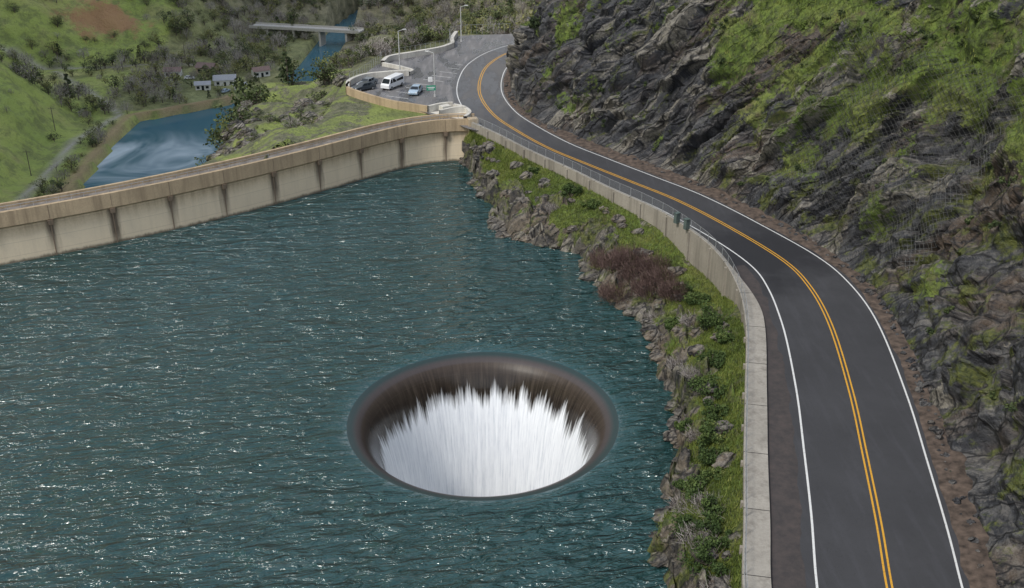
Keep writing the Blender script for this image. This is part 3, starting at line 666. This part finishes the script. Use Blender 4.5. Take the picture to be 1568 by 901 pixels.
vanp=[(2.6,.35,0),(2.6,.95,.03),(2.35,1.2,.05),(1.7,2.0,.18),(1.45,2.15,.2),(-2.4,2.2,.18),(-2.6,2.0,.1),(-2.62,.35,0)]
van=vehicle('white_van',-19.2,165.8,math.radians(-118),vanp,1.95,plain('white_car_paint',(.75,.76,.77),.25,.03),[[(2.0,1.25,.05),(1.25,1.25,.05),(1.25,1.9,.16),(1.6,1.9,.16)],[(1.1,1.25,.05),(.0,1.25,.05),(.0,1.9,.16),(1.1,1.9,.16)],[(-.15,1.25,.05),(-2.3,1.25,.05),(-2.3,1.9,.16),(-.15,1.9,.16)]],[1.7,-1.7],s=.86)
screens(van,[[(2.34,-.82,1.24),(2.34,.82,1.24),(1.76,.72,1.98),(1.76,-.72,1.98)]]); lights(van,2.6,-2.63,.85,.75)
carp=[(2.15,.3,0),(2.2,.65,.05),(1.9,.85,.06),(1.0,.95,.06),(.35,1.4,.25),(-1.1,1.42,.25),(-1.8,1.0,.08),(-2.15,.92,.06),(-2.2,.35,0)]
def car(x,y,a,c,s=.86,z=RZ-.03):
    e=vehicle('parked_car',x,y,a,carp,1.8,c,[[(.85,.98,.07),(-.3,.98,.07),(-.3,1.34,.22),(.38,1.34,.22)],[(-.4,.98,.07),(-1.6,.98,.09),(-1.1,1.34,.22),(-.4,1.34,.22)]],[1.35,-1.35],s=s,z=z)
    screens(e,[[(1.0,-.78,.965),(1.0,.78,.965),(.4,.6,1.38),(.4,-.6,1.38)],[(-1.78,.74,1.03),(-1.78,-.74,1.03),(-1.16,-.6,1.4),(-1.16,.6,1.4)]]); lights(e,2.17,-2.19,.66,.65); return e
silver=plain('silver_car_paint',(.35,.45,.55),.25,.05); greyp=plain('grey_car_paint',(.2,.22,.24),.25,.05)
car(-15.2,162.2,math.radians(-100),silver); car(-23.4,167.0,math.radians(-120),greyp); car(-23.6,164.2,math.radians(-140),plain('dark_car_paint',(.05,.06,.07),.25,.05))
wp=bpy.data.materials['white_car_paint']
for (x,y,a,m_) in((-97,431,.3,wp),(-106,442,.5,wp),(-121,434,1.2,silver),(-142,455,.2,wp),(-103,447,-.3,greyp)):
    car(x,y,a,m_,1.1,float(ground(np.array([float(x)]),np.array([float(y)]))[0])+.05)
# ---------------------------------------------------------------- bridge in valley
br=empty('road_bridge'); b=B()
A=np.array((-134.,546.)); E=np.array((-76.,532.)); dr_=(E-A)/np.linalg.norm(E-A); rot=math.atan2(dr_[1],dr_[0]); mid=(A+E)/2; ln=np.linalg.norm(E-A)
b.box((*mid,-62.1),(ln,8,.7),rot)
for o in(-3.9,3.9): b.box((mid[0]-dr_[1]*o,mid[1]+dr_[0]*o,-61.4),(ln,.3,.8),rot)
for k in(-.34,-.1,.14,.38):
    c=mid+dr_*ln*k; b.box((*c,-68),(1.0,6.5,11),rot)
b.obj('bridge_structure',[plain('bridge_concrete',(.46,.44,.40),.8,.2)],br)
# ---------------------------------------------------------------- houses
def house(x,y,a,w_,d_,h_,wall,roof):
    z=float(ground(np.array([x]),np.array([y]))[0])-.3; e=empty('house'); e.location=(x,y,z); e.rotation_euler=(0,0,a)
    b=B(); b.box((0,0,h_/2),(w_,d_,h_)); b.obj('walls',[wall],e)
    b=B(); o=.5; r=h_+d_*.28; V=[(-w_/2-o,-d_/2-o,h_-.1),(w_/2+o,-d_/2-o,h_-.1),(w_/2+o,0,r),(-w_/2-o,0,r),(-w_/2-o,d_/2+o,h_-.1),(w_/2+o,d_/2+o,h_-.1)]
    b.add(V,[(0,1,2,3),(3,2,5,4)]); b.add([(-w_/2,-d_/2,h_),(-w_/2,d_/2,h_),(-w_/2,.0,r-.1),(-w_/2,.0,r-.1)],[(0,1,2,3)]); b.add([(w_/2,-d_/2,h_),(w_/2,d_/2,h_),(w_/2,0,r-.1),(w_/2,0,r-.1)],[(0,1,2,3)]); b.obj('roof',[roof],e)
    b=B()
    for k in(-.32,0.3): b.box((w_*k,-d_/2-.02,h_*.55),(1.2,.06,1.1))
    b.box((0,-d_/2-.02,1.05),(1.,.06,2.1)); b.obj('windows_and_door',[M_gl],e)
wh=plain('white_siding',(.62,.62,.60),.7,.08); rb=plain('brown_roof',(.22,.15,.13),.8,.3); rg=plain('grey_roof',(.36,.37,.39),.7,.2); tn=plain('tan_siding',(.45,.36,.27),.8,.1)
HS=[(-125,450,.2,9,6,3,wh,rg),(-138,470,-.2,8,6,3,tn,rb),(-151,462,.1,7,5,3,wh,rb),(-112,462,.5,7,5,3,wh,rb),(-101,436,.1,6,4,2.6,wh,rg),(-131,437,.2,6,4,2.5,wh,rg),(-116,440,.3,5,3,2.2,wh,rg)]
for h_ in HS: house(*h_)
# ---------------------------------------------------------------- vegetation
def leaves(c,r,n,size,tint,flat=.8):
    d_=rng.normal(size=(n,3)); d_/=np.linalg.norm(d_,axis=1)[:,None]
    rr=rng.random(n)**.45
    p=np.array(c)+d_*rr[:,None]*np.array([r,r,r*flat])
    u=rng.normal(size=(n,3)); u/=np.linalg.norm(u,axis=1)[:,None]; v=np.cross(u,rng.normal(size=(n,3))); v/=np.linalg.norm(v,axis=1)[:,None]
    sz=size*(.6+.8*rng.random(n))[:,None]; u=u*sz; v=v*sz*.7
    V=np.stack([p-u-v*.3,p+v,p+u+v*.2,p-v],1).reshape(-1,3); F=np.arange(4*n).reshape(n,4)
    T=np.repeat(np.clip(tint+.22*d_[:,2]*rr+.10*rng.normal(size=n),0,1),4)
    return V,F,T
def tree_proto(kind,n=300,ls=.45):
    b=B()
    if kind=='oak':
        b.tube((0,0,-.05),(.02,0,.35),.03,.02,0,5)
        for k in range(12):
            a=rng.random()*6.28; rad=.06+.32*rng.random(); z=.22+.58*rng.random()*(1-rad*.6); c=(math.cos(a)*rad,math.sin(a)*rad,z)
            b.tube((0,0,.15),c,.012,.005,0,4); V,F,T=leaves(c,.12+.11*rng.random(),n//12,ls*.08,.25+.4*rng.random()); b.add(V,F,1,T)
    elif kind=='bare':
        b.tube((0,0,-.05),(0,0,.45),.03,.018,0,5)
        for k in range(9):
            a=rng.random()*6.28; c=np.array((math.cos(a)*.22,math.sin(a)*.22,.6+.35*rng.random())); b.tube((0,0,.2+.2*rng.random()),c,.012,.004,2,4,.7)
        for k in range(n):
            a=rng.random()*6.28; r_=.42*rng.random()**.5; p=np.array((math.cos(a)*r_,math.sin(a)*r_,.15+.75*rng.random()*(1-r_))); q=p+rng.normal(size=3)*.05+np.array([math.cos(a)*.03,math.sin(a)*.03,.08])
            w_=np.array((.007,.007,0)); b.add([p,q,q+w_,p+w_*2.5],[(0,1,2,3)],2,rng.random())
    elif kind=='pine':
        b.tube((0,0,-.05),(0,0,.97),.025,.004,0,5)
        for k in range(12):
            z=.2+.75*k/12; r_=.2*(1-z)+.03
            for q in range(4):
                a=rng.random()*6.28; V,F,T=leaves((math.cos(a)*r_*.7,math.sin(a)*r_*.7,z-.02),r_*.55,n//48,ls*.09,.12+.2*rng.random(),.5); b.add(V,F,1,T)
    return b.arr()
protos={k:[tree_proto(k,n) for _ in range(6)] for k,n in(('oak',260),('bare',220),('pine',300))}
def plant(batch,kind,x,y,z,h,wide=1,dt=0):
    V,F,M_,T_=random.choice(protos[kind]); a=random.random()*6.28; c,s_=math.cos(a),math.sin(a)
    W_=np.c_[(V[:,0]*c-V[:,1]*s_)*h*wide+x,(V[:,0]*s_+V[:,1]*c)*h*wide+y,V[:,2]*h+z]
    batch.add(W_,F,M_,np.clip(T_+dt,0,1))
tm=[M_bark,M_leaf,M_twig]
b=B(); N_=10500
xs=rng.uniform(-330,40,N_); ys=rng.uniform(150,760,N_); zs_=ground(xs,ys); xr,wr=river(ys)
for x,y,z,q,wv in zip(xs,ys,zs_,xr,wr):
    d_=max(q-wv-x,x-q-wv)
    if d_<2.5: continue
    p=0
    if x<q:
        if d_<11: p=.9 if y>330 else .85
        elif y<400: p=.06
        elif y<560: p=.72 if (x>-170 and y>405) else .12
        if 392<y<428 and x>-215: p=.65
        if y>560: p=.75
        if x<-210 and y>420: p=max(p,.16)
        if 470<y<490 and x>-215: p=max(p,.4)
    else:
        if y<212: p=.4 if x<-55 else 0
        elif y<330: p=.75
        else: p=.8
    if 490<y<534 and abs(x-q)<16: p=0
    if y<470 and abs(x-float(pathx(y)))<3: continue
    if any(abs(x-h_[0])<6 and -10<y-h_[1]<5 for h_ in HS): continue
    if random.random()>p: continue
    k=random.random(); h=random.uniform(3.5,9.5)
    if p<.13: h*=.6
    if d_<11 and x<q: h=random.uniform(2.5,6)
    if z>-10: h=min(h,4)
    kind='bare' if k<.38 else 'pine' if k<.41 else 'oak'
    plant(b,kind,x,y,z-.2,h*(1.3 if kind=='pine' else 1),random.uniform(.9,1.4) if kind=='oak' else 1.,random.choice([-.1,0,.1,.3,.4]))
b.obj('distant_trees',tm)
def gz(x,y): return float(ground(np.array([float(x)]),np.array([float(y)]))[0])
tmd=[M_bark,M_cleaf,M_twig]
for (x,y,h,kd) in((-50,178,8,'oak'),(-52,185,8,'oak'),(-54,192,9,'oak'),(-51,198,8,'oak'),(-57,186,8,'oak'),(-48,190,8,'oak'),(-47,172,6,'oak'),(-52,171,6,'oak'),(-36,198,7,'oak'),(-30,203,6,'oak'),(-44,203,8,'pine'),(-36,188,4,'oak'),(-17,209,6,'oak'),(-6,213,6,'oak'),(-54,163,5,'oak'),(-58,178,8,'oak'),(-56,170,7,'oak')):
    bb=B(); z=gz(x,y); plant(bb,kd,x,y,z-.5,h,1.1,.1); plant(bb,'oak',x+.8,y+.4,z-.5,h*.8,1.1,.05); bb.obj('oak_tree' if kd=='oak' else 'pine_tree',tmd)
bb=B()
for k in range(46):
    t_=random.random(); x=-26+15*t_+random.uniform(-2.5,0); y=181+18*t_+random.uniform(1,7); z=gz(x,y)
    plant(bb,random.choice(['oak','oak','bare']),x-1.5,y+1,z-.3,random.uniform(1.5,4),1.3,random.choice([0,.1,.3]))
for k in range(60):
    x=random.uniform(-55,-29); y=random.uniform(148,182); 
    if y<np.interp(x,damx,damy)+6: continue
    plant(bb,random.choice(['oak','oak','bare']),x,y,gz(x,y)-.2,random.uniform(.8,2.2),1.4,random.choice([0,.1,.2]))
bb.obj('scrub_bushes',tmd)
for (x,y) in((-160,330),(-168,372),(-172,300),(-152,485),(-186,470)):
    z=gz(x,y); bb=B(); bb.tube((x,y,z-.5),(x,y,z+9),.16,.1,0,6); bb.box((x,y,z+8.3),(2.4,.12,.14)); bb.obj('utility_pole',[M_bark])
def bank_z(x,y):
    return bankP[np.argmin((bankP[:,0]-x)**2+(bankP[:,1]-y)**2),2]
def bush(name,x,y,r,h,mat=None,tint=.45,n=1500,z=None,ls=.085):
    z=bank_z(x,y) if z is None else z; b=B()
    for k in range(6):
        a=rng.random()*6.28; b.tube((x,y,z-.2),(x+math.cos(a)*r*.6,y+math.sin(a)*r*.6,z+h*.7),.05,.012,0,5)
    for k in range(14):
        a=rng.random()*6.28; q=r*.9*rng.random()**.5; V,F,T=leaves((x+math.cos(a)*q,y+math.sin(a)*q,z+h*(.15+.6*rng.random())),r*(.18+.28*rng.random()),n//14,ls,tint+.4*(rng.random()-.5)); b.add(V,F,1,T)
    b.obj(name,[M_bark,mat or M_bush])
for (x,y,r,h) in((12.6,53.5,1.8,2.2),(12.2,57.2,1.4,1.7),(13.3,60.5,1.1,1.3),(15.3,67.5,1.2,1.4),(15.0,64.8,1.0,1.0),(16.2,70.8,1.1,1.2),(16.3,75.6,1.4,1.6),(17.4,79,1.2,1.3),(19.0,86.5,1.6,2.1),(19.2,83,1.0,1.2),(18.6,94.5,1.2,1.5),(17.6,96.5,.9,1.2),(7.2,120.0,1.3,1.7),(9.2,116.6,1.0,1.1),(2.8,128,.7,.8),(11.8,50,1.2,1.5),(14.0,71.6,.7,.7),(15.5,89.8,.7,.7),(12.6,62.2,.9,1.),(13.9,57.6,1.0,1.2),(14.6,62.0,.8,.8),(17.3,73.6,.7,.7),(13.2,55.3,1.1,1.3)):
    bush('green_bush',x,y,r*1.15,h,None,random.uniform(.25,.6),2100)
def twiggy(name,pts,n,mat,hh=1.8):
    b=B()
    for (x,y,r) in pts:
        z=bank_z(x,y)
        for k in range(n):
            a=rng.random()*6.28; q=r*rng.random()**.5; p=np.array((x+math.cos(a)*q,y+math.sin(a)*q,z-.1+hh*(.1+.5*rng.random()))); e=p+rng.normal(size=3)*.22+np.array([math.cos(a)*.2,math.sin(a)*.2,.55*rng.random()+.1])*hh*.5
            w_=np.array((.012,.008,.004)); b.add([p,e,e+w_,p+w_*2.5],[(0,1,2,3)],0,rng.random())
    b.obj(name,[mat])
twiggy('bare_shrub',[(11.5,102.5,2.2),(13.5,100.6,2.2),(10.4,105.6,1.8),(15.4,99,1.8),(12.8,105,1.8),(14.2,97.4,1.8),(11,99,1.8),(15.2,102.5,1.8),(16.4,96,1.4)],1400,M_redtwig,2.2)
twiggy('dead_brush',[(12.4,55.5,1.2),(13.5,58.5,1.2),(15.0,82,1.),(14.4,94,1.2),(12.9,50.5,1.2),(12.2,60,1),(14.6,68.8,.9),(15.4,78,.8),(5,118,1),(17,88,1)],450,M_twig,1.0)
def tufts(name,P,idx,h,n,wd=.03):
    k=rng.choice(idx,n); p=P[k]+rng.normal(size=(n,3))*np.array([.12,.12,0]); d_=rng.normal(size=(n,3))*.35; d_[:,2]=1; hh=h*(.5+rng.random(n))[:,None]
    s_=rng.normal(size=(n,3)); s_[:,2]=0; s_/=np.linalg.norm(s_,axis=1)[:,None]; s_*=wd
    V=np.stack([p-s_-[0,0,.05],p+s_-[0,0,.05],p+d_*hh+s_*.2,p+d_*hh-s_*.2],1).reshape(-1,3)
    T=np.repeat(np.clip(.45+.25*rng.normal(size=n)+.6*fbm(p/2,2,3),0,1),4)
    qmesh(name,V,np.arange(4*n).reshape(n,4),M_grassb,attrs={'tint':T})
tufts('bank_grass',bankP,np.where((bankG>.6)&(bankP[:,2]>.4)&(bankP[:,1]>40))[0],.2,70000)
tufts('cliff_grass',P2,np.where((P2[:,2]>8)&(P2[:,2]<44)&(gk>.6))[0],.28,60000,.05)
b=B(); cand=np.where((gk>.3)&(P2[:,2]>8)&(P2[:,2]<44)&(P2[:,1]>55))[0]; cand2=np.where((P2[:,2]>7)&(P2[:,2]<40)&(P2[:,1]>45))[0]
for k in range(520):
    p=P2[random.choice(cand if k%3 else cand2)]; r=random.uniform(.2,.8)
    for q in range(3):
        V,F,T=leaves(p+rng.normal(size=3)*r*.5+np.array([0,0,r*.3]),r*.6,60,.10,.25+.35*rng.random()); b.add(V,F,1,T)
b.obj('cliff_shrubs',[M_bark,M_cleaf])
def clz(u,z):
    i=int(u*NS); j=int(np.argmin(abs(zr-z))); return P2[j*NS+i]
for u,z,r in((.63,17,1.5),(.44,27,2.2),(.40,29,1.8),(.70,14,1.2),(.36,31,2.0)):
    p=clz(u,z); bush('cliff_bush',p[0],p[1],r,r*1.2,M_cleaf,.25,1800,p[2]-.3,.13)
b=B()
for i in range(620):
    q=random.randint(60,340); s_=random.uniform(.05,.26)*random.choice([.6,1,1.5])
    f=FT[q]; x=f[0]+random.uniform(-.7,.5); y=f[1]+random.uniform(-.5,.5)
    b.add(*blob((x,y,RZ+.1),(s_,s_,s_*.8),i*1.7+3))
V,F,M_,T_=b.arr(); qmesh('fallen_rocks',V,F[:,::-1],M_rock,attrs={'strata':strata(V),'grass':T_*0,'cell':T_*0+.6,'moss':T_*0})
